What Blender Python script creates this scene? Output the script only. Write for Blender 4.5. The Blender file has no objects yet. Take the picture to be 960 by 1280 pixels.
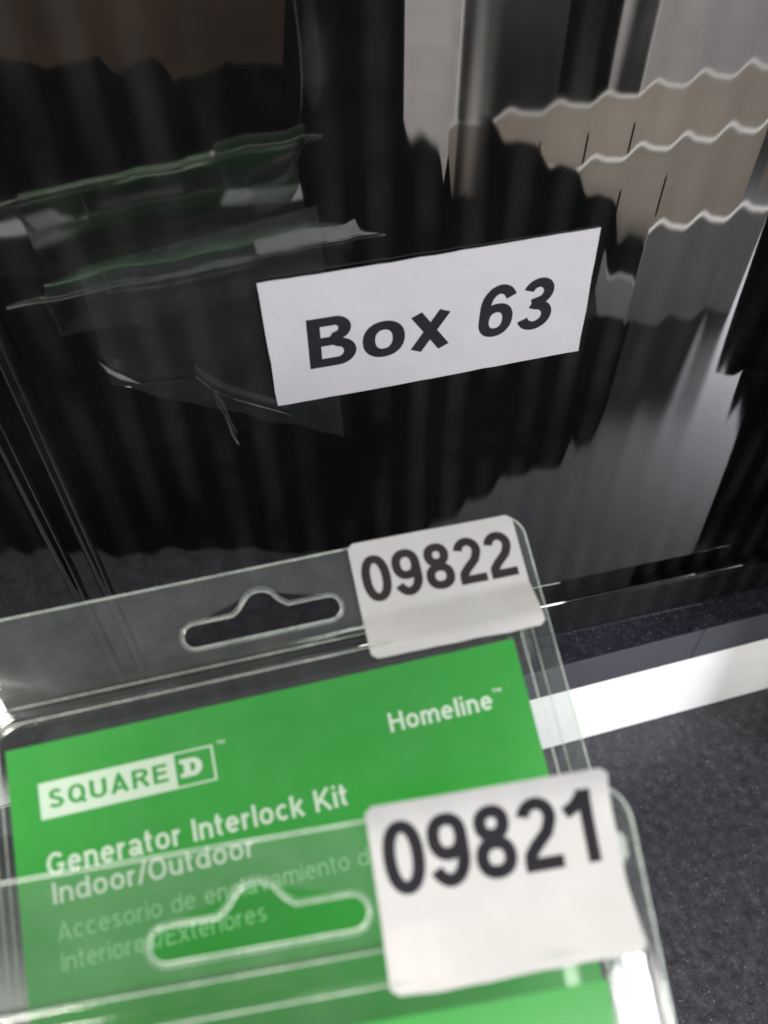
import bpy, bmesh, math, random
from mathutils import Vector, Matrix, noise
random.seed(7)
R_ = math.radians
S = bpy.context.scene
COL = S.collection

# ------------------------------------------------------------------ camera
# world: x along the tote wall, y into the wall (wall face at y = 0), z up (counter at z = 0)
CAMP = Vector((0, -.2, .436))
CR = Vector((.9703, -.2419, -.0046)).normalized()
CF = Vector((.1593, .6532, -.7402)).normalized()
CU = CR.cross(CF).normalized(); CR = CF.cross(CU).normalized()
FPX = 970.0
cam = bpy.data.cameras.new('camera'); camo = bpy.data.objects.new('camera', cam); COL.objects.link(camo)
mw = Matrix.Identity(4)
for i in range(3):
    mw[i][0] = CR[i]; mw[i][1] = CU[i]; mw[i][2] = -CF[i]; mw[i][3] = CAMP[i]
camo.matrix_world = mw
cam.sensor_fit = 'VERTICAL'; cam.sensor_height = 36; cam.lens = FPX / 1280 * 36
cam.clip_start = .01; cam.clip_end = 50
cam.dof.use_dof = True; cam.dof.focus_distance = .285; cam.dof.aperture_fstop = 9.5
S.camera = camo

# ------------------------------------------------------------------ world and lamps
w = bpy.data.worlds.new('World'); S.world = w; w.use_nodes = True
w.node_tree.nodes['Background'].inputs[0].default_value = (.90, .93, 1, 1)
w.node_tree.nodes['Background'].inputs[1].default_value = .26
def lamp(name, loc, aim, size, power, col=(1, .97, .93), size_y=None):
    l = bpy.data.lights.new(name, 'AREA'); l.size = size; l.energy = power; l.color = col
    if size_y: l.shape = 'RECTANGLE'; l.size_y = size_y
    o = bpy.data.objects.new(name, l); COL.objects.link(o); o.location = loc
    o.rotation_euler = (Vector(aim) - Vector(loc)).to_track_quat('-Z', 'Y').to_euler()
    return o
lamp('front_lamp', (.27, -1.2, .58), (.15, -.05, .1), .7, 19.5)
lamp('counter_lamp', (1.5, -1.45, .85), (.43, -.28, .0), .5, 56, (.95, .93, 1))
lamp('rear_fill', (-1.35, .75, 1.6), (.3, -.45, .15), 1.0, 175, (1, .95, .88))  # unseen fill, added to brighten the sides that face the tote
S.view_settings.view_transform = 'Standard'; S.view_settings.look = 'None'
S.view_settings.exposure = 0; S.view_settings.gamma = 1
S.render.engine = 'CYCLES'
cy = S.cycles
cy.use_denoising = True; cy.max_bounces = 14; cy.transparent_max_bounces = 24
cy.glossy_bounces = 6; cy.diffuse_bounces = 3; cy.caustics_reflective = False; cy.caustics_refractive = False
cy.sample_clamp_indirect = 4

# ------------------------------------------------------------------ helpers
def ray(px, py): return CF + CR * ((px - 480) / FPX) - CU * ((py - 640) / FPX)
def seen(px, py, Y):                    # real point at distance Y in FRONT of the wall that the wall mirrors at (px, py)
    d = ray(px, py); t = (Y + .2) / d.y; p = CAMP + d * t
    return Vector((p.x, -p.y, p.z))
def tag(o, label=None, cat=None, group=None, kind=None):
    if label: o['label'] = label
    if cat: o['category'] = cat
    if group: o['group'] = group
    if kind: o['kind'] = kind
    return o
def empty(name, loc=(0, 0, 0), rz=0):
    o = bpy.data.objects.new(name, None); COL.objects.link(o); o.location = loc; o.rotation_euler = (0, 0, rz)
    o.empty_display_size = .05
    return o
def mesh(name, vs, fs, mats, parent=None, smooth=False, mi=None):
    m = bpy.data.meshes.new(name); m.from_pydata([tuple(v) for v in vs], [], fs)
    for k in (mats if isinstance(mats, (list, tuple)) else [mats]): m.materials.append(k)
    if mi: m.polygons.foreach_set('material_index', mi)
    if smooth: m.polygons.foreach_set('use_smooth', [True] * len(m.polygons))
    m.update()
    o = bpy.data.objects.new(name, m); COL.objects.link(o)
    if parent: o.parent = parent
    return o
def from_bm(name, bm, mats, parent=None, smooth=False):
    bmesh.ops.recalc_face_normals(bm, faces=bm.faces)
    m = bpy.data.meshes.new(name); bm.to_mesh(m); bm.free()
    for k in (mats if isinstance(mats, (list, tuple)) else [mats]): m.materials.append(k)
    if smooth: m.polygons.foreach_set('use_smooth', [True] * len(m.polygons))
    o = bpy.data.objects.new(name, m); COL.objects.link(o)
    if parent: o.parent = parent
    return o
def box(name, a, b, mat, parent=None, bev=0.0, seg=2):
    bm = bmesh.new(); bmesh.ops.create_cube(bm, size=1)
    for v in bm.verts:
        v.co = Vector([(a[i] + b[i]) / 2 + v.co[i] * (b[i] - a[i]) for i in range(3)])
    if bev: bmesh.ops.bevel(bm, geom=list(bm.edges), offset=bev, segments=seg, affect='EDGES', profile=.5)
    return from_bm(name, bm, mat, parent, False)
def prism(name, pts, d, mat, parent=None, bev=0):   # polygon (3-D points) pushed along vector d
    bm = bmesh.new(); vs = [bm.verts.new(p) for p in pts]; f = bm.faces.new(vs)
    r = bmesh.ops.extrude_face_region(bm, geom=[f])
    for v in r['geom']:
        if isinstance(v, bmesh.types.BMVert): v.co += Vector(d)
    if bev: bmesh.ops.bevel(bm, geom=list(bm.edges), offset=bev, segments=2, affect='EDGES')
    return from_bm(name, bm, mat, parent)
def tube(pts, r, closed=True, n=6):
    vs, fs = [], []; N = len(pts)
    for i in range(N):
        p = Vector(pts[i]); a = Vector(pts[(i - 1) % N] if closed or i else pts[i]); b = Vector(pts[(i + 1) % N] if closed or i < N - 1 else pts[i])
        t = (b - a).normalized(); up = Vector((0, 0, 1)) if abs(t.z) < .9 else Vector((1, 0, 0))
        s = t.cross(up).normalized(); q = s.cross(t)
        for k in range(n):
            c = 2 * math.pi * k / n; vs.append(p + s * (r * math.cos(c)) + q * (r * math.sin(c)))
    for i in range(N if closed else N - 1):
        j = (i + 1) % N
        for k in range(n): fs.append((i * n + k, i * n + (k + 1) % n, j * n + (k + 1) % n, j * n + k))
    return vs, fs

# ------------------------------------------------------------------ materials
def nm(name):
    m = bpy.data.materials.new(name); m.use_nodes = True; nt = m.node_tree
    return m, nt, nt.nodes, nt.links, nt.nodes['Principled BSDF']
def tex(ns, ls, kind, scale, **kw):
    tc = ns.new('ShaderNodeTexCoord'); t = ns.new(kind); t.inputs['Scale'].default_value = scale
    for k, v in kw.items():
        if k in t.inputs: t.inputs[k].default_value = v
    ls.new(tc.outputs['Object'], t.inputs['Vector']); return t
def ramp(ns, ls, src, stops):
    r = ns.new('ShaderNodeValToRGB'); cr = r.color_ramp
    while len(cr.elements) < len(stops): cr.elements.new(.5)
    for e, (p, c) in zip(cr.elements, stops):
        e.position = p; e.color = (*c, 1) if len(c) == 3 else c
    ls.new(src, r.inputs['Fac']); return r
def plain(name, col, rough=.5, ior=1.5, var=.12, scale=60, bump=0, bscale=400, metal=0):
    m, nt, ns, ls, b = nm(name)
    n = tex(ns, ls, 'ShaderNodeTexNoise', scale, Detail=5)
    r = ramp(ns, ls, n.outputs['Fac'], [(.3, tuple(c * (1 - var) for c in col)), (.7, tuple(min(1, c * (1 + var)) for c in col))])
    ls.new(r.outputs['Color'], b.inputs['Base Color'])
    b.inputs['Roughness'].default_value = rough; b.inputs['IOR'].default_value = ior; b.inputs['Metallic'].default_value = metal
    if bump:
        n2 = tex(ns, ls, 'ShaderNodeTexNoise', bscale, Detail=4)
        bp = ns.new('ShaderNodeBump'); bp.inputs['Strength'].default_value = bump; bp.inputs['Distance'].default_value = .0005
        ls.new(n2.outputs['Fac'], bp.inputs['Height']); ls.new(bp.outputs['Normal'], b.inputs['Normal'])
    return m
def counter_mat(name, base, flecks, rough=.34):
    m, nt, ns, ls, b = nm(name)
    n = tex(ns, ls, 'ShaderNodeTexNoise', 170, Detail=8, Roughness=.75)
    r = ramp(ns, ls, n.outputs['Fac'], [(.34, tuple(c * .45 for c in base)), (.52, base), (.72, tuple(c * 2.2 for c in base))])
    cur = r.outputs['Color']
    for sc, th, col, amt in flecks:
        v = tex(ns, ls, 'ShaderNodeTexVoronoi', sc)
        k = ramp(ns, ls, v.outputs['Distance'], [(th * .55, (1, 1, 1)), (th, (0, 0, 0))])
        sel = ramp(ns, ls, v.outputs['Color'], [(amt, (0, 0, 0)), (min(1, amt + .12), (1, 1, 1))])
        mu = ns.new('ShaderNodeMath'); mu.operation = 'MULTIPLY'
        ls.new(k.outputs['Color'], mu.inputs[0]); ls.new(sel.outputs['Color'], mu.inputs[1])
        mx = ns.new('ShaderNodeMix'); mx.data_type = 'RGBA'; ls.new(mu.outputs[0], mx.inputs['Factor'])
        ls.new(cur, mx.inputs['A']); mx.inputs['B'].default_value = (*col, 1); cur = mx.outputs['Result']
    ls.new(cur, b.inputs['Base Color'])
    b.inputs['Roughness'].default_value = rough
    n2 = tex(ns, ls, 'ShaderNodeTexNoise', 900, Detail=3)
    bp = ns.new('ShaderNodeBump'); bp.inputs['Strength'].default_value = .35; bp.inputs['Distance'].default_value = .0002
    ls.new(n2.outputs['Fac'], bp.inputs['Height']); ls.new(bp.outputs['Normal'], b.inputs['Normal'])
    return m
M = {}
PITCH = .0137
M['counter'] = counter_mat('speckled_counter', (.038, .039, .045),
    [(760, .24, (.34, .34, .37), .74), (1300, .32, (.13, .14, .17), .5), (300, .10, (.6, .6, .65), .82)])
M['shelf'] = counter_mat('speckled_shelf', (.020, .0215, .029), [(650, .28, (.14, .15, .20), .5)])
M['edge_band'] = plain('edge_band', (.055, .058, .068), .5, var=.06)
M['white'] = plain('white_laminate', (.90, .90, .90), .45, var=.02)
M['seam'] = plain('dark_seam', (.01, .01, .012), .6)
def gloss_black(name, film_and_sheen=True):
    m, nt, ns, ls, b = nm(name)
    b.inputs['Base Color'].default_value = (.0035, .0037, .004, 1)
    b.inputs['IOR'].default_value = 2.4
    n = tex(ns, ls, 'ShaderNodeTexNoise', 14, Detail=6, Roughness=.6)
    r = ramp(ns, ls, n.outputs['Fac'], [(.35, (.02,) * 3), (.75, (.06,) * 3)])
    ls.new(r.outputs['Color'], b.inputs['Roughness'])
    if film_and_sheen:       # dust and finger film, plus pale stripes painting the sheen of the flutes
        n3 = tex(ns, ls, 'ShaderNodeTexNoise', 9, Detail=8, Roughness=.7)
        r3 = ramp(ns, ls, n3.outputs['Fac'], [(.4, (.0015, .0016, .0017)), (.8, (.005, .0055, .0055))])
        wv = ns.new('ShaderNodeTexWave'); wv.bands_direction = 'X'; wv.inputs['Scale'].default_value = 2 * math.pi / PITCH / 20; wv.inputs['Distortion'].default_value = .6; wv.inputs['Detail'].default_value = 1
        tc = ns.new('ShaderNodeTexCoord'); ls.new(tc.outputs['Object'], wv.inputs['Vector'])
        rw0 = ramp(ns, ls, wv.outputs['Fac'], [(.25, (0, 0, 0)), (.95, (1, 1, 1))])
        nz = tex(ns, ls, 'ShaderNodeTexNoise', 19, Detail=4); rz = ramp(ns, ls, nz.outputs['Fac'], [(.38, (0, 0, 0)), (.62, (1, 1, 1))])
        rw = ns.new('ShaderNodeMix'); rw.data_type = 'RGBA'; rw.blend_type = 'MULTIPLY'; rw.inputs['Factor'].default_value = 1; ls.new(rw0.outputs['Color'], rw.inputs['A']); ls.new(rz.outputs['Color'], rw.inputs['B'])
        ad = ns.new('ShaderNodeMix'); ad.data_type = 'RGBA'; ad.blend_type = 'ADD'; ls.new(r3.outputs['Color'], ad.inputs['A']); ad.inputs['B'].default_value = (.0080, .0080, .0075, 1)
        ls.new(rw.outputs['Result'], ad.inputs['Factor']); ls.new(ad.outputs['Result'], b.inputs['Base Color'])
    return m
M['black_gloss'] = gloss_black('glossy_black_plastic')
M['black_matt'] = plain('black_plastic', (.003, .003, .0033), .55, 1.3, var=.3)
M['black_cloth'] = plain('black_felt', (.0030, .0028, .0028), .95, 1.02, var=.3)
M['paper'] = plain('label_paper', (.29, .288, .30), .6, var=.04, bump=.5, bscale=140)
M['sticker'] = plain('sticker_paper', (.285, .285, .28), .55, var=.05, bump=.6, bscale=110)
M['ink'] = plain('black_ink', (.008, .007, .010), .8, 1.25, var=.2)
M['ink_brown'] = plain('dark_ink', (.016, .012, .012), .8, 1.25, var=.2)
M['green'] = plain('green_card', (.004, .215, .012), .42, var=.05, scale=30)
M['card_white'] = plain('white_print', (.46, .52, .45), .45, var=.03)
M['pale_print'] = plain('pale_green_print', (.16, .42, .17), .45, var=.03)
M['carton'] = plain('cream_board', (.72, .65, .585), .6, var=.05, bump=.2)
M['carton_grey'] = plain('grey_board', (.40, .41, .45), .6, var=.05)
M['carton_edge'] = plain('white_board_edge', (.85, .84, .80), .55, var=.04)
M['kraft'] = plain('kraft_board', (.30, .19, .10), .8, var=.1)
M['grey_paint'] = plain('dark_grey_paint', (.085, .082, .08), .5, var=.1)
M['pale_paint'] = plain('pale_grey_paint', (.86, .84, .87), .5, var=.1)
M['steel'] = plain('steel', (.4, .4, .42), .35, var=.1, metal=1)
def pet(name, haze, tint, gl=.10, hz=(.75, .78, .74), bumpd=.0004):
    m, nt, ns, ls, b = nm(name); ns.remove(b); out = ns['Material Output']
    tr = ns.new('ShaderNodeBsdfTransparent'); tr.inputs['Color'].default_value = (*tint, 1)
    g = ns.new('ShaderNodeBsdfGlossy'); g.inputs['Roughness'].default_value = gl
    geo = ns.new('ShaderNodeNewGeometry'); dt = ns.new('ShaderNodeVectorMath'); dt.operation = 'DOT_PRODUCT'
    ls.new(geo.outputs['Normal'], dt.inputs[0]); ls.new(geo.outputs['Incoming'], dt.inputs[1])
    def mth(op, a, b=None):     # thin sheet: Schlick reflection, the same from both sides
        q = ns.new('ShaderNodeMath'); q.operation = op
        for i, v in enumerate((a, b)):
            if v is None: continue
            if isinstance(v, (int, float)): q.inputs[i].default_value = v
            else: ls.new(v, q.inputs[i])
        return q.outputs[0]
    fr = mth('ADD', mth('MULTIPLY', mth('POWER', mth('SUBTRACT', 1, mth('ABSOLUTE', dt.outputs['Value'])), 5), .85), .075)
    n = tex(ns, ls, 'ShaderNodeTexNoise', 16, Detail=2)
    bp = ns.new('ShaderNodeBump'); bp.inputs['Strength'].default_value = 1; bp.inputs['Distance'].default_value = bumpd * 1.2
    ls.new(n.outputs['Fac'], bp.inputs['Height']); ls.new(bp.outputs['Normal'], g.inputs['Normal'])
    m1 = ns.new('ShaderNodeMixShader'); ls.new(fr, m1.inputs[0]); ls.new(tr.outputs[0], m1.inputs[1]); ls.new(g.outputs[0], m1.inputs[2])
    d = ns.new('ShaderNodeBsdfDiffuse'); d.inputs['Color'].default_value = (*hz, 1)
    n2 = tex(ns, ls, 'ShaderNodeTexNoise', 45, Detail=6, Roughness=.7)
    r = ramp(ns, ls, n2.outputs['Fac'], [(.35, (haze * .6,) * 3), (.75, (haze * 1.6,) * 3)])
    m2 = ns.new('ShaderNodeMixShader'); ls.new(r.outputs[0], m2.inputs[0]); ls.new(m1.outputs[0], m2.inputs[1]); ls.new(d.outputs[0], m2.inputs[2])
    ls.new(m2.outputs[0], out.inputs['Surface'])
    return m
M['pet'] = pet('clear_plastic', .014, (.95, .965, .95))
M['pet_front'] = pet('clear_plastic_scuffed', .016, (.90, .95, .91))
M['pet_edge'] = pet('plastic_edge', .26, (.80, .88, .82), .12)

# ------------------------------------------------------------------ lettering: strokes of even weight, laid on a surface
def arc(cx, cy, rx, ry, a0, a1, n=None):
    n = n or max(4, int(abs(a1 - a0) / 14))
    return [(cx + rx * math.cos(R_(a0 + (a1 - a0) * i / n)), cy + ry * math.sin(R_(a0 + (a1 - a0) * i / n))) for i in range(n + 1)]
def ell(cx, cy, rx, ry):
    out = []
    for i in range(28):
        a = 2 * math.pi * i / 28; c, s = math.cos(a), math.sin(a); e = .9
        out.append((cx + rx * math.copysign(abs(c) ** e, c), cy + ry * math.copysign(abs(s) ** e, s)))
    return ('c', out)
def glyph(ch, h):
    T, X, t2 = 1 - h, .74 - h, 0
    bowl = lambda W: ell(W / 2, .37, W / 2 - h, .37 - h)
    if ch == '0': return .57, [ell(.285, .5, .285 - h, .5 - h)]
    if ch == '1': return .57, [[(.36, 0), (.36, 1)], [(.06, .70), (.20, .77), (.31, .90), (.34, .99)]]
    if ch == '2': return .57, [arc(.285, .71, .275 - h, .29 - h, 172, -30) + [(.40, .50), (.22, .33), (.13, .22), (.11, h + .02)], [(.03, h), (.57, h)]]
    if ch == '3': return .57, [arc(.275, .735, .255 - h, .265 - h, 165, -88) + [(.19, .53)], [(.19, .53)] + arc(.275, .285, .285 - h, .285 - h, 88, -165)]
    if ch == '6': return .57, [ell(.29, .325, .28 - h, .325 - h), arc(.31, .60, .30 - h, .40 - h, 28, 180) + [(.01 + h, .5), (.01 + h, .34)]]
    if ch == '9':
        return .57, [(('c', [(.57 - x, 1 - y) for x, y in s[1]]) if s[0] == 'c' else [(.57 - x, 1 - y) for x, y in s]) for s in glyph('6', h)[1]]
    if ch == '8': return .57, [ell(.285, .745, .25 - h, .255 - h), ell(.285, .285, .285 - h, .285 - h)]
    if ch == 'B': return .66, [[(h, 0), (h, 1)], [(h, T), (.36, T)] + arc(.38, .76, .22 - h, .24 - h, 80, -80) + [(.36, .52), (h, .52)], [(h, .52), (.38, .52)] + arc(.40, .28 - .0, .26 - h, .28 - h, 80, -80) + [(.38, h), (h, h)]]
    if ch == 'o': return .60, [bowl(.60)]
    if ch == 'x': return .55, [[(h * .8, 0), (.55 - h * .8, .74)], [(h * .8, .74), (.55 - h * .8, 0)]]
    if ch == 'S': return .62, [arc(.31, .735, .26 - h, .265 - h, 20, 180) + arc(.31, .72, .26 - h, .20 - h * .2, 195, 255)[:] + [(.36, .50)] + arc(.33, .27, .28 - h, .27 - h, 70, 0) + arc(.31, .27, .30 - h, .27 - h, -15, -165)]
    if ch == 'Q': return .72, [ell(.35, .5, .34 - h, .5 - h), [(.42, .26), (.68, -.02)]]
    if ch == 'U': return .66, [[(h, 1), (h, .35)] + arc(.33, .33, .33 - h, .33 - h, 180, 360) + [(.66 - h, .35), (.66 - h, 1)]]
    if ch == 'A': return .72, [[(h, 0), (.36, 1 - h * .3), (.72 - h, 0)], [(.16, .27), (.56, .27)]]
    if ch == 'R': return .68, [[(h, 0), (h, 1)], [(h, T), (.38, T)] + arc(.40, .74, .24 - h, .26 - h, 80, -80) + [(.38, .48), (h, .48)], [(.36, .48), (.60, 0)]]
    if ch == 'E': return .60, [[(h, 0), (h, 1)], [(h, T), (.58, T)], [(h, .52), (.54, .52)], [(h, h), (.60, h)]]
    if ch == 'D': return .70, [[(h, 0), (h, 1)], [(h, T), (.32, T)] + arc(.34, .5, .36 - h, .5 - h, 82, -82) + [(.32, h), (h, h)]]
    if ch == 'H': return .70, [[(h, 0), (h, 1)], [(.70 - h, 0), (.70 - h, 1)], [(h, .53), (.70 - h, .53)]]
    if ch == 'G': return .74, [arc(.38, .5, .38 - h, .5 - h, 38, 335) + [(.73 - h, .42), (.42, .42)]]
    if ch == 'I': return 2 * h, [[(h, 0), (h, 1)]]
    if ch == 'K': return .70, [[(h, 0), (h, 1)], [(h, .32), (.64, 1)], [(.26, .56), (.66, 0)]]
    if ch == 'O': return .76, [ell(.38, .5, .38 - h, .5 - h)]
    if ch == 'T': return .60, [[(.30, 0), (.30, 1)], [(0, T), (.60, T)]]
    if ch == 'M': return .80, [[(h, 0), (h, 1)], [(h, .98), (.40, .05), (.80 - h, .98)], [(.80 - h, 1), (.80 - h, 0)]]
    if ch == 'e': return .58, [[(.03, .39), (.56, .39)], arc(.29, .37, .29 - h, .37 - h, 3, 318)]
    if ch == 'c': return .54, [arc(.29, .37, .29 - h, .37 - h, 42, 318)]
    if ch == 'a': return .56, [arc(.27, .50, .22 - h * .4, .24 - h, 165, 0) + [(.50 - h * .4, .12), (.55, 0)], ell(.23, .21, .23 - h, .21 - h)]
    if ch == 'n': return .56, [[(h, 0), (h, .73)], [(h, .42)] + arc(.29, .45, .27 - h, .29 - h, 160, 0) + [(.56 - h, .4), (.56 - h, 0)]]
    if ch == 'm': return .88, [[(h, 0), (h, .73)], [(h, .42)] + arc(.255, .47, .235 - h, .27 - h, 160, 0) + [(.49 - h, .4), (.49 - h, 0)], [(.49 - h, .42)] + arc(.65, .47, .235 - h, .27 - h, 160, 0) + [(.885 - h, .4), (.885 - h, 0)]]
    if ch == 'r': return .36, [[(h, 0), (h, .73)], [(h, .40)] + arc(.34, .44, .32 - h, .29 - h, 170, 92)]
    if ch == 't': return .34, [[(.14, .97), (.14, .16)] + arc(.26, .16, .12, .16 - h, 190, 280), [(0, .74 - h), (.33, .74 - h)]]
    if ch == 'i': return 2 * h, [[(h, 0), (h, .73)], [(h, .86), (h, 1)]]
    if ch == 'l': return 2 * h, [[(h, 0), (h, 1)]]
    if ch == 'k': return .54, [[(h, 0), (h, 1)], [(h, .24), (.50, .73)], [(.23, .44), (.50, 0)]]
    if ch == 'd': return .60, [ell(.29, .37, .29 - h, .37 - h), [(.60 - h, 0), (.60 - h, 1)]]
    if ch == 's': return .50, [arc(.25, .54, .22 - h, .20 - h, 25, 190) + [(.16, .43), (.34, .31)] + arc(.26, .20, .24 - h, .20 - h, 20, -160)]
    if ch == 'u': return .56, [[(h, .74), (h, .30)] + arc(.27, .29, .27 - h, .29 - h, 180, 330) + [(.56 - h, .34)], [(.56 - h, 0), (.56 - h, .74)]]
    if ch == 'v': return .56, [[(h * .8, .74), (.28, .03), (.56 - h * .8, .74)]]
    if ch == '/': return .30, [[(0, -.02), (.30, 1.02)]]
    return .27, []
def ribbon(pts, h, closed, z, V, F, fn):
    q = []
    for i in range(len(pts) - (0 if closed else 1)):
        a, b = pts[i], pts[(i + 1) % len(pts)]; n = max(1, int(math.dist(a, b) / .2))
        for k in range(n): q.append((a[0] + (b[0] - a[0]) * k / n, a[1] + (b[1] - a[1]) * k / n))
    if not closed: q.append(pts[-1])
    q = [p for i, p in enumerate(q) if i == 0 or math.dist(p, q[i - 1]) > 1e-4]
    N = len(q); s0 = len(V)
    for i in range(N):
        a = q[i - 1] if (closed or i) else q[i]; c = q[(i + 1) % N] if (closed or i < N - 1) else q[i]; p = q[i]
        d1 = Vector((p[0] - a[0], p[1] - a[1])); d2 = Vector((c[0] - p[0], c[1] - p[1]))
        if d1.length < 1e-6: d1 = d2
        if d2.length < 1e-6: d2 = d1
        d1.normalize(); d2.normalize(); n1 = Vector((-d1.y, d1.x)); n2 = Vector((-d2.y, d2.x))
        n = (n1 + n2); n = n.normalized() if n.length > 1e-3 else n1
        k = h / max(.45, n.dot(n1))
        V.append(fn(p[0] + n.x * k, p[1] + n.y * k, z)); V.append(fn(p[0] - n.x * k, p[1] - n.y * k, z))
    for i in range(N if closed else N - 1):
        a = s0 + 2 * i; b = s0 + 2 * ((i + 1) % N); F.append((a, a + 1, b + 1, b))
def lettering(s, x0, x1, y, height, weight, fn, gap=.10, shear=0, V=None, F=None, yslope=0):
    """letters from x0 to x1 on baseline y, cap height given; fn(x, y, lift) puts them on the surface"""
    V = [] if V is None else V; F = [] if F is None else F
    h = weight / 2; adv = [glyph(c, h) for c in s]; tot = sum(a[0] for a in adv) + gap * (len(s) - 1)
    sx = (x1 - x0) / tot; cx = 0; z = 0
    for wd, strokes in adv:
        for st in strokes:
            closed = st[0] == 'c'; pts = st[1] if closed else st; z += 1
            g = lambda a, b, l, cx=cx: fn(x0 + (cx + a + shear * b) * sx, y + b * height + yslope * (cx + a) * sx, 4e-6 * (l % 6) + 3e-5)
            ribbon(pts, h, closed, z, V, F, g)
        cx += wd + gap
    return V, F

# ------------------------------------------------------------------ the counter and the raised shelf board
SH = .099
box('counter', (-1.1, -1.9, -.03), (1.5, .9, 0), M['counter'])['kind'] = 'structure'
sh = empty('raised_shelf', (.134, -.0246, 0), R_(1.4))
tag(sh, 'dark speckled shelf board with grey edge and bright white front under the black tote', 'shelf')
box('shelf_board', (-1.0, .0012, SH - .0285), (1.2, .7, SH), M['shelf'], sh)
for a, b in ((-1.0, .0787), (.0790, 1.2)):
    box('edge_strip', (a, 0, SH - .0285), (b, .0011, SH - .0003), M['edge_band'], sh, .0003)
box('front_board', (-.13, .001, .0005), (1.2, .018, SH - .0290), M['white'], sh, .0006)
box('rear_support', (-1.0, .6, .0005), (1.2, .62, SH - .0290), M['white'], sh)

# ------------------------------------------------------------------ black tote with softly fluted wall
tote = empty('storage_tote', (.18, .02, SH))
tag(tote, 'glossy black ribbed storage tote with a white Box 63 label, behind the clear packs', 'storage box')
def rel(o, t): o.location = -t.location
PITCH = .0137; X0 = .0975
def wall_y(x, z):
    k = 2 * math.pi / PITCH; zz = (z - .3)
    ph = k * (x - X0) + .35 * math.sin(z * 21 + 2)
    a = 1 if x > .03 else .75 + .5 * noise.noise((x * 22, z * 14, 3))
    A = .0115 * a
    y = A / k * math.sin(ph) + A * .32 / k * .5 * math.sin(2 * ph + .9)
    y += .00010 * noise.noise((x * 24, z * 9, 0)) + .00035 * noise.noise((x * 7, z * 5, 9))
    if x < .03: y += .00012 * noise.noise((x * 60, z * 38, 5)) * min(1, (.03 - x) / .03)
    return y
TOP = .415
XA, XB, ZB = -.15, .52, SH + .028
NX, NZ = 840, 64
vs, fs = [], []
for j in range(NZ + 1):
    z = ZB + (TOP - ZB) * j / NZ
    for i in range(NX + 1):
        x = XA + (XB - XA) * i / NX
        vs.append((x, wall_y(x, z), z))
for j in range(NZ):
    for i in range(NX):
        a = j * (NX + 1) + i; fs.append((a, a + 1, a + NX + 2, a + NX + 1))
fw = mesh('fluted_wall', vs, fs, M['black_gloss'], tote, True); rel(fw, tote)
r = box('side_wall', (XA - .003, .0008, SH + .0005), (XA, .34, TOP), M['black_gloss'], tote); rel(r, tote)
r = box('side_wall', (XB, .0008, SH + .0005), (XB + .003, .34, TOP), M['black_gloss'], tote); rel(r, tote)
r = box('back_wall', (XA, .337, SH + .0005), (XB, .34, TOP), M['black_gloss'], tote); rel(r, tote)
r = box('base_rim', (XA - .006, -.0065, SH + .0004), (XB + .006, .345, ZB), M['black_gloss'], tote, .0014, 3); rel(r, tote)
r = box('lid', (XA - .012, -.014, TOP), (XB + .012, .352, TOP + .018), M['black_gloss'], tote, .004, 3); rel(r, tote)
for x, rr in ((-.0615, .0022), (-.0715, .0026)):      # two upright ribs at the left of the wall
    v, f = tube([(x, -.0002, ZB + .001), (x, -.0002, .3), (x, -.0002, TOP - .001)], rr, False, 20)
    r = mesh('upright_rib', v, f, M['black_gloss'], tote, True); rel(r, tote)

# Box 63 label
def pt_wall(px, py):
    d = ray(px, py); t = .2 / d.y; p = CAMP + d * t; return p.x, p.z
lab = [pt_wall(320, 352), pt_wall(750, 283), pt_wall(722, 437), pt_wall(347, 505)]
TL, TR, BR, BL = [Vector(p) for p in lab]
def lab_fn(x, y, l):      # x 0..1, y 0..1 over the slightly hand-cut quadrilateral
    p = BL.lerp(BR, x).lerp(TL.lerp(TR, x), y)
    return Vector((p.x, -.0009 - l - .0003 * math.sin(x * 5) , p.y))
N = 24; vs, fs = [], []
for j in range(9):
    for i in range(N + 1):
        ex = .0035 * noise.noise((i * .5, j * .5, 2)) if i in (0, N) else 0
        ey = .006 * noise.noise((i * .6, j, 7)) if j in (0, 8) else 0
        vs.append(lab_fn(i / N + ex, j / 8 + ey, 0))
for j in range(8):
    for i in range(N): a = j * (N + 1) + i; fs.append((a, a + 1, a + N + 2, a + N + 1))
lo = mesh('name_label', vs, fs, M['paper'], tote, True); rel(lo, tote); lo['label'] = 'white paper label reading Box 63'
sm = lo.modifiers.new('thick', 'SOLIDIFY'); sm.thickness = .00022; sm.offset = 0
es = lo.modifiers.new('sharp', 'EDGE_SPLIT'); es.split_angle = R_(40)
V, F = lettering('Box', .115, .548, .275, .40, .175, lambda x, y, l: lab_fn(x, y, l + .00013), .09, .02)
lettering('63', .638, .880, .275, .42, .170, lambda x, y, l: lab_fn(x, y, l + .00013), .10, .06, V, F)
t = mesh('printed_text', V, F, M['ink'], lo)

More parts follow.
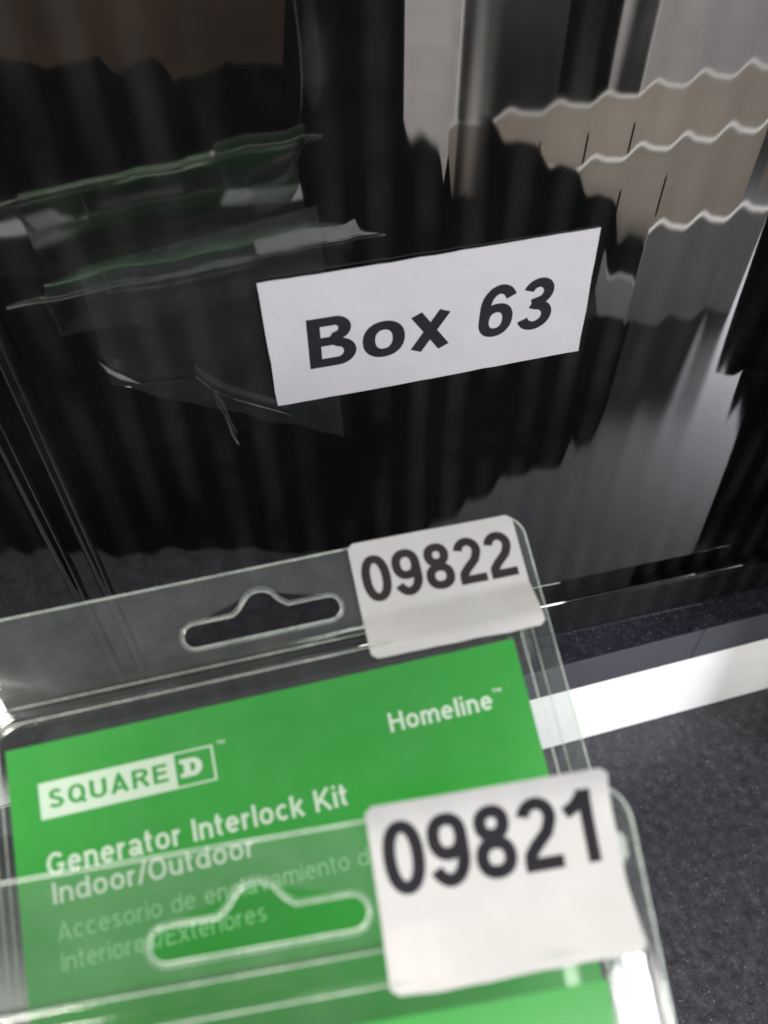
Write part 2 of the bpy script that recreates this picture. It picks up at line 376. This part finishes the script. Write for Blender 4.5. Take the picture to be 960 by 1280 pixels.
# crumpled clear tape that overlaps the label
tq = [Vector(pt_wall(*p)) for p in ((95, 335), (396, 256), (430, 545), (140, 480))]
def tape_fn(x, y):
    p = tq[3].lerp(tq[2], x).lerp(tq[0].lerp(tq[1], x), y)
    wr = max(0, 1 - y * 3.2) * .5 + max(0, 1 - abs(x - .25) * 5) * .25
    wr *= max(0, min(1, (.58 - x) * 8)); hgt = .0004 + .0016 * wr * abs(noise.noise((x * 9, y * 16, 4))) + .0009 * wr * abs(noise.noise((x * 30, y * 26, 8)))
    return Vector((p.x, -hgt, p.y + .002 * noise.noise((x * 7, y, 3)) * (y < .01)))
vs = [tape_fn(i / 60, j / 44) for j in range(45) for i in range(61)]
fs = [(j * 61 + i, j * 61 + i + 1, j * 61 + i + 62, j * 61 + i + 61) for j in range(44) for i in range(60)]
M['tape'] = pet('clear_tape', .008, (.93, .95, .94), .08, (.7, .8, .78), .0001)
tp = mesh('clear_tape', vs, fs, M['tape'], tote, True); rel(tp, tote)
def fold(pts, rr):
    v = []; f = []
    for i, (px, py, wd) in enumerate(pts):
        x, z = pt_wall(px, py); x2, z2 = pt_wall(px + wd * .5, py - wd)
        v += [(x, -.0016, z), (x2, -.0034, z2)]
        if i: f.append((2 * i - 2, 2 * i - 1, 2 * i + 1, 2 * i))
    o = mesh('tape_fold', v, f, M['pet_edge'], tp, True); rel(o, tote); o.location = (0, 0, 0)
fold([(122, 447, 3), (135, 462, 8), (150, 470, 9), (175, 476, 4), (205, 474, 2), (232, 470, 5)], 0)
fold([(244, 466, 2), (262, 482, 4), (290, 494, 3), (320, 502, 2), (362, 514, 3)], 0)
fold([(268, 497, 3), (280, 515, 3), (289, 540, 4), (296, 552, 5)], 0)

# ------------------------------------------------------------------ blister packs
def rrect(x0, x1, y0, y1, r, n=6):
    out = []
    for cx, cy_, a in ((x1 - r, y1 - r, 0), (x0 + r, y1 - r, 90), (x0 + r, y0 + r, 180), (x1 - r, y0 + r, 270)):
        for k in range(n + 1):
            b = R_(a + 90 * k / n); out.append((cx + r * math.cos(b), cy_ + r * math.sin(b)))
    return out
def hang_hole(cx, cy_, W=.061, H=.0092, bw=.0085, bh=.0075):
    r = H / 2; p = []
    p += [(cx + W / 2 - r + r * math.cos(R_(a)), cy_ + r * math.sin(R_(a))) for a in range(-90, 91, 20)]
    p += [(cx + bw * 1.25, cy_ + r), (cx + bw * .95, cy_ + r + bh * .25)]
    p += [(cx + bw * .8 * math.cos(R_(a)), cy_ + r + bh * .2 + bh * .8 * math.sin(R_(a))) for a in range(25, 156, 13)]
    p += [(cx - bw * .95, cy_ + r + bh * .25), (cx - bw * 1.25, cy_ + r)]
    p += [(cx - W / 2 + r + r * math.cos(R_(a)), cy_ + r * math.sin(R_(a))) for a in range(90, 271, 20)]
    return p
L_, BULGE, BACK = -.300, .020, .026
def shell(name, prof, sgn, mat, parent, hole, corner):
    bm = bmesh.new()
    outer = rrect(-.216, .002, L_, 0, corner); mid = rrect(-.211, -.0055, L_ + .014, -.0340, .008)
    def loop(pts, z):
        vv = [bm.verts.new((x, y, z)) for x, y in pts]
        ee = [bm.edges.new((vv[i], vv[(i + 1) % len(vv)])) for i in range(len(vv))]; return vv, ee
    z0 = .00025 * sgn
    ov, oe = loop(outer, z0); hv, he = loop(hole, z0); mv, me = loop(mid, z0)
    bmesh.ops.triangle_fill(bm, edges=oe + he + me, use_beauty=True)
    bad = [f for f in bm.faces if all(v in mv for v in f.verts) or all(v in hv for v in f.verts)]
    bmesh.ops.delete(bm, geom=bad, context='FACES_ONLY')
    prev = mv
    for ins, z, rr in prof:
        lp = rrect(-.211 + ins, -.0055 - ins, L_ + .014 + ins, -.0340 - ins, rr)
        nv = [bm.verts.new((x, y, sgn * z)) for x, y in lp]
        for i in range(len(nv)):
            j = (i + 1) % len(nv); bm.faces.new((prev[i], prev[j], nv[j], nv[i]))
        prev = nv
    bm.faces.new(prev)
    o = from_bm(name, bm, mat, parent, True)
    o.data.polygons.foreach_set('use_smooth', [True] * len(o.data.polygons))
    return o, outer, mid
FRONT = [(.0003, .0008, .008), (.0010, .0015, .008), (.0030, .0018, .0075), (.0042, .0024, .007), (.0058, .0062, .006), (.0064, .0074, .006), (.0075, .0080, .0055), (.0095, .0082, .005)]
REAR = [(.0006, .0015, .008), (.0040, .012, .007), (.0060, .0240, .006), (.0072, .0256, .006), (.0100, .0260, .005)]
PS = .65
def blister(rot, org, label, number, stick, seed, corner, label_ink, lift, hy):
    root = empty('blister_pack'); root.matrix_world = Matrix.Translation(CAMP + (org - CAMP) * PS) @ rot.to_4x4() @ Matrix.Scale(PS, 4)
    hole = hang_hole(-.1065, hy)
    fr, outer, mid = shell('front_shell', FRONT, 1, M['pet_front'], root, hole, corner)
    bk, _, _ = shell('back_shell', REAR, -1, M['pet'], root, hole, corner)
    v, f = tube([(x, y, 0) for x, y in outer], .00042, True, 6); mesh('sealed_edge', v, f, M['pet_edge'], root, True)
    v, f = tube([(x, y, 0) for x, y in hole], .00035, True, 6); mesh('hole_edge', v, f, M['pet_edge'], root, True)
    ho = hang_hole(-.1065, hy, .0630, .0111, .0090, .0079)
    v, f = tube([(x, y, .0003) for x, y in ho], .00013, True, 6); mesh('hole_crease', v, f, M['pet_edge'], root, True)
    for ins, z, rr in ((0, .0006, .008), (.0062, .0078, .006)):
        lp = rrect(-.211 + ins, -.0055 - ins, L_ + .014 + ins, -.0340 - ins, rr)
        v, f = tube([(x, y, z) for x, y in lp], .00028, True, 6); mesh('moulded_crease', v, f, M['pet_edge'], root, True)
    # card just under the face of the bubble
    cz = .0074
    cd = box('printed_card', (-.2024, L_ + .0245, cz - .0005), (-.0153, -.0486, cz), [M['green']], root)
    cd['label'] = 'green printed card'
    fn = lambda x, y, l: Vector((-.1925 + (x + .188) * 1.0405, -.0620 + (y + .0620) * 1.035, cz + l))
    V, F = [], []
    def quad(x0, x1, y0, y1, l, mat_i, MI):
        s = len(V); V.extend([fn(x0, y0, l), fn(x1, y0, l), fn(x1, y1, l), fn(x0, y1, l)]); F.append((s, s + 1, s + 2, s + 3)); MI.append(mat_i)
    MI = []
    quad(-.1880, -.1292, -.0737, -.0619, 2e-5, 0, MI)
    quad(-.1425, -.1300, -.0731, -.0625, 4e-5, 1, MI)
    n0 = len(F); lettering('SQUARE', -.1852, -.1452, -.0706, .0060, .17, lambda x, y, l: fn(x, y, l + 4e-5), .15, 0, V, F); MI += [1] * (len(F) - n0)
    n0 = len(F); lettering('D', -.1398, -.1335, -.0706, .0060, .26, lambda x, y, l: fn(x, y, l + 7e-5), .1, 0, V, F)
    V2 = len(V); quad(-.1409, -.1392, -.0706, -.0691, 9e-5, 0, MI) if False else None
    MI += [0] * (len(F) - n0)
    for yy in (-.0706, -.0660):
        quad(-.1411, -.1390, yy, yy + .0014, 9e-5, 0, MI)
    mesh('logo', V, F, [M['card_white'], M['green']], cd, mi=MI)
    for s, a, b, y, h, wt, mk in (('TM', -.1278, -.1249, -.0622, .0011, .16, 'card_white'), ('Homeline', -.0681, -.0308, -.0715, .0066, .165, 'card_white'), ('TM', -.0300, -.0266, -.0660, .0012, .18, 'card_white'),
            ('Generator Interlock Kit', -.1878, -.0873, -.0915, .0071, .165, 'card_white'), ('Indoor/Outdoor', -.1868, -.1208, -.1003, .0066, .150, 'card_white'),
            ('Accesorio de enclavamiento de', -.1865, -.0800, -.1115, .0056, .115, 'pale_print'), ('Interiores/Exteriores', -.1862, -.1205, -.1205, .0056, .115, 'pale_print')):
        V, F = lettering(s, a, b, y, h, wt, fn, .12)
        mesh('printed_text', V, F, M[mk], cd)
    # metal bracket behind the card
    bm = bmesh.new()
    for a, b in (((-.170, -.250, -.010), (-.060, -.110, -.0085)), ((-.170, -.250, -.0085), (-.168, -.110, .006)), ((-.062, -.250, -.0085), (-.060, -.110, .006))):
        g = bmesh.ops.create_cube(bm, size=1)['verts']
        for q in g: q.co = Vector([(a[i] + b[i]) / 2 + q.co[i] * (b[i] - a[i]) for i in range(3)])
    from_bm('metal_bracket', bm, M['steel'], root)
    # number sticker laid over flange and the foot of the bubble
    sx0, sx1, sy1, sy0, rr, tilt = stick
    def sfn(x, y, l):
        c = x - sx0; yy = y + tilt * c
        z = .0011 + lift * .0018 * max(0, (yy + .008) / .008) ** 2
        k = max(0, (-.028 - yy)) / .014
        z += .0076 * min(1, k) + .0006 * math.sin(x * 130 + seed) * (0.3 + min(1, k)) + .0006
        return Vector((x + .00 * y, yy, z + l))
    nx, ny = 36, 28; vs, fs = [], []
    for j in range(ny + 1):
        for i in range(nx + 1):
            x = sx0 + (sx1 - sx0) * i / nx; y = sy0 + (sy1 - sy0) * j / ny
            # round the corners by pulling in the rows near top and bottom
            e = min(y - sy0, sy1 - y)
            ins = rr - math.sqrt(max(0, rr * rr - max(0, rr - e) ** 2)) if e < rr else 0
            x = sx0 + ins + (sx1 - sx0 - 2 * ins) * i / nx
            vs.append(sfn(x, y + (.0007 * noise.noise((x * 90, seed, 0)) if j in (0,) else 0), 0))
    for j in range(ny):
        for i in range(nx): a = j * (nx + 1) + i; fs.append((a, a + 1, a + nx + 2, a + nx + 1))
    st = mesh('number_label', vs, fs, M['sticker'], root, True); st['label'] = 'white sticker reading ' + number
    m = st.modifiers.new('thick', 'SOLIDIFY'); m.thickness = .00012; m.offset = -1
    es = st.modifiers.new('sharp', 'EDGE_SPLIT'); es.split_angle = R_(40)
    W = sx1 - sx0; H = sy1 - sy0
    V, F = lettering(number, sx0 + W * .045, sx1 - W * .045, sy0 + H * label_ink[0], H * label_ink[1], .175, lambda x, y, l: sfn(x, y, l + 6e-5), .06)
    mesh('printed_number', V, F, M['ink_brown' if seed == 1 else 'ink'], st)
    tag(root, label, 'blister pack', 'clear blister packs with a green card')
    return root
def rot(cols): return Matrix(cols).transposed()
u2 = Vector((.998, -.029, .055)); v2 = Vector((.001, .894, .447)); n2 = u2.cross(v2).normalized(); v2 = n2.cross(u2).normalized()
u1 = Vector((.993, -.100, .063)); v1 = Vector((.053, .853, .518)); n1 = u1.cross(v1).normalized(); v1 = n1.cross(u1).normalized()
blister(rot((u2.normalized(), v2, n2)), Vector((.101, -.0085, .203)),
        'rear clear blister pack numbered 09822, its top edge leaning on the black tote', '09822', (-.0690, -.0020, .0012, -.0450, .0022, -.018), 1, .009, (.47, .40), 0, -.0215)
blister(rot((u1.normalized(), v1, n1)), Vector((.087, -.122, .220)) - v1 * .0035,
        'nearest clear blister pack numbered 09821, lying over the green card of the other', '09821', (-.0730, -.0036, .0045, -.0430, .0022, 0.0), 2, .012, (.47, .42), 1, -.0232)
ct = empty('cardboard_carton', (-.01, -.37, 0)); tag(ct, 'small black cardboard carton propping up the lower ends of the clear packs', 'carton')
r = box('carton_body', (-.13, -.05, .0005), (.09, .07, .165), M['black_matt'], ct, .001)
r = box('tape_strip', (-.13, -.012, .1652), (.09, .012, .1655), M['carton_grey'], ct)

# ------------------------------------------------------------------ things on the counter that the glossy wall mirrors
# another black tote beside the packs, standing nearer than the wall
Y = .10
a = seen(890, 650, Y); b = seen(932, 470, Y); c = seen(896, 460, Y); d = seen(948, 120, Y)
tb = empty('storage_tote', (a.x + .1, -Y, 0)); tag(tb, 'second black tote with an overhanging rim, standing at the right edge beside the clear packs', 'storage box')
r = prism('body', [(a.x, -Y, .0005), (a.x + .25, -Y, .0005), (a.x + .25, -Y, b.z), (b.x, -Y, b.z)], (.14, -.12, 0), M['black_matt'], tb); rel(r, tb)
r = prism('rim', [(c.x, -Y + .008, c.z), (a.x + .26, -Y + .008, c.z), (a.x + .26, -Y + .008, .46), (d.x - .005, -Y + .008, .46)], (.154, -.132, 0), M['black_matt'], tb); rel(r, tb)

def board_carton(name, label, Y, tl, tr, depth, mat, slots, bottom=0.0005):
    A = seen(*tl, Y); B = seen(*tr, Y); t = empty(name, (A.x, -Y, 0)); tag(t, label, 'carton', 'slotted cartons on the counter')
    def q(p): return Vector(p)
    th = .004
    r = prism('front_panel', [(A.x, -Y, bottom), (B.x, -Y, bottom), (B.x, -Y, B.z), (A.x, -Y, A.z)], (0, -th, 0), mat, t); rel(r, t)
    r = prism('top_edge', [(A.x, -Y + .0012, A.z + .0002), (B.x, -Y + .0012, B.z + .0002), (B.x, -Y + .0012, B.z + .0028), (A.x, -Y + .0012, A.z + .0028)], (0, -th - .0024, 0), M['carton_edge'], t); rel(r, t)
    hb = min(A.z, B.z) * .45
    r = prism('back_panel', [(A.x, -Y - depth, bottom), (B.x, -Y - depth, bottom), (B.x, -Y - depth, hb), (A.x, -Y - depth, hb)], (0, -th, 0), mat, t); rel(r, t)
    for X_, zz in ((A.x, A.z), (B.x - th, B.z)):
        r = box('side_panel', (X_, -Y - depth, bottom), (X_ + th, -Y - th, hb), mat, t); rel(r, t)
    for (sx, s0, s1) in slots:
        a = seen(sx, s0, Y - .0008); b = seen(sx, s1, Y - .0008)
        r = box('slot', (a.x - .004, -Y - .0002, b.z), (a.x + .004, -Y + .0008, a.z), M['seam'], t); rel(r, t)
board_carton('slotted_carton', 'farthest cream slotted carton with a white top edge, mirrored uppermost', .62, (560, 163), (1000, 74), .10, M['carton'], [(663, 176, 206), (725, 163, 206), (786, 150, 192)])
board_carton('slotted_carton', 'middle cream slotted carton with a white top edge, between two others', .48, (640, 228), (980, 152), .08, M['carton'], [(775, 238, 285), (835, 220, 268)])
board_carton('slotted_carton', 'nearest and lowest grey slotted carton, mirrored just above the counter glare', .36, (806, 294), (960, 262), .07, M['carton_grey'], [])
def onfloor(px, py, z=0):
    d = ray(px, py); t = (z - .436) / d.z; p = CAMP + d * t; return Vector((p.x, -p.y, z))
sheet_pts = [onfloor(*p, .0005) for p in ((-500, 690), (480, 690), (560, 640), (640, 588), (712, 575), (762, 510), (800, 402), (-500, 402))]
fm = prism('added_sheet', sheet_pts, (0, 0, .004), M['black_cloth'])  # black sheet added so the mirrored counter looks shaded here
fm.name = 'glare_blocker'; tag(fm, 'flat matt black sheet added on the counter to darken its mirrored glare', 'mat')
# added black board for a person's silhouette; slanting edge cuts across the cartons
Y = .43
pts = [seen(-300, 70, Y), seen(60, 95, Y), seen(130, 78, Y), seen(215, 120, Y), seen(300, 85, Y), seen(345, 90, Y), seen(372, -40, Y), seen(420, -300, Y), seen(505, -300, Y), seen(512, 150, Y), seen(530, 185, Y), seen(550, 238, Y), seen(566, 200, Y), seen(586, 262, Y), seen(598, 150, Y), seen(705, 212, Y), seen(770, 262, Y), seen(790, 292, Y), seen(800, 400, Y)]
p0 = Vector((pts[-1].x - .01, -Y, .0005)); p1 = Vector((pts[0].x, -Y, .0005))
for q in pts:
    if q.z > .37: q.z = .43
bb = prism('silhouette_board', [Vector((p.x, -Y, max(p.z, .001))) for p in pts] + [p0, p1], (0, -.012, 0), M['black_cloth'])
tag(bb, 'added black board with a ragged sloping top, standing in for the dark silhouette of a person', 'board')
# uprights further back
def upright(name, label, cat, Y, x0, x1, mat, top=.24):
    A = seen(x0, 60, Y); B = seen(x1, 60, Y); o = box(name, (A.x, -Y - .05, .0005), (B.x, -Y, top), mat, None, .004)
    tag(o, label, cat); return o
upright('pale_post', 'pale grey post standing behind the black board', 'post', .66, 512, 597, M['pale_paint'])
upright('white_trim', 'thin white corner trim on the right edge of the pale post', 'trim', .655, 590, 600, M['white'])
upright('cabinet_side', 'dark grey cabinet side standing right of the pale post', 'cabinet', .80, 602, 726, M['grey_paint'])
upright('black_cabinet', 'narrow black cabinet side between the grey cabinet and the pale panel', 'cabinet', .81, 727, 797, M['black_matt'])
upright('pale_wall', 'pale grey wall section at the far right of the counter', 'wall', .80, 799, 1100, M['pale_paint'])
M['brown'] = plain('brown_board', (.045, .026, .013), .7, var=.5, scale=9)
upright('brown_standin', 'added wide dark brown screen standing in for a mirrored hand, behind the black board, left of the pale post', 'screen', .82, -500, 509, M['brown'])  # screen added for the brown that a hand would mirror
cp = [seen(x, y, .4265) for x, y in ((378, -30), (384, 20), (389, 60), (391, 100), (389, 135), (380, 165), (362, 190), (335, 203), (300, 211), (262, 216), (225, 214))]
v, f = tube(cp, .0013, False, 10)
tag(mesh('cable', v, f, M['grey_paint'], None, True), 'thin grey cable hanging in a curve over the black board', 'cable')
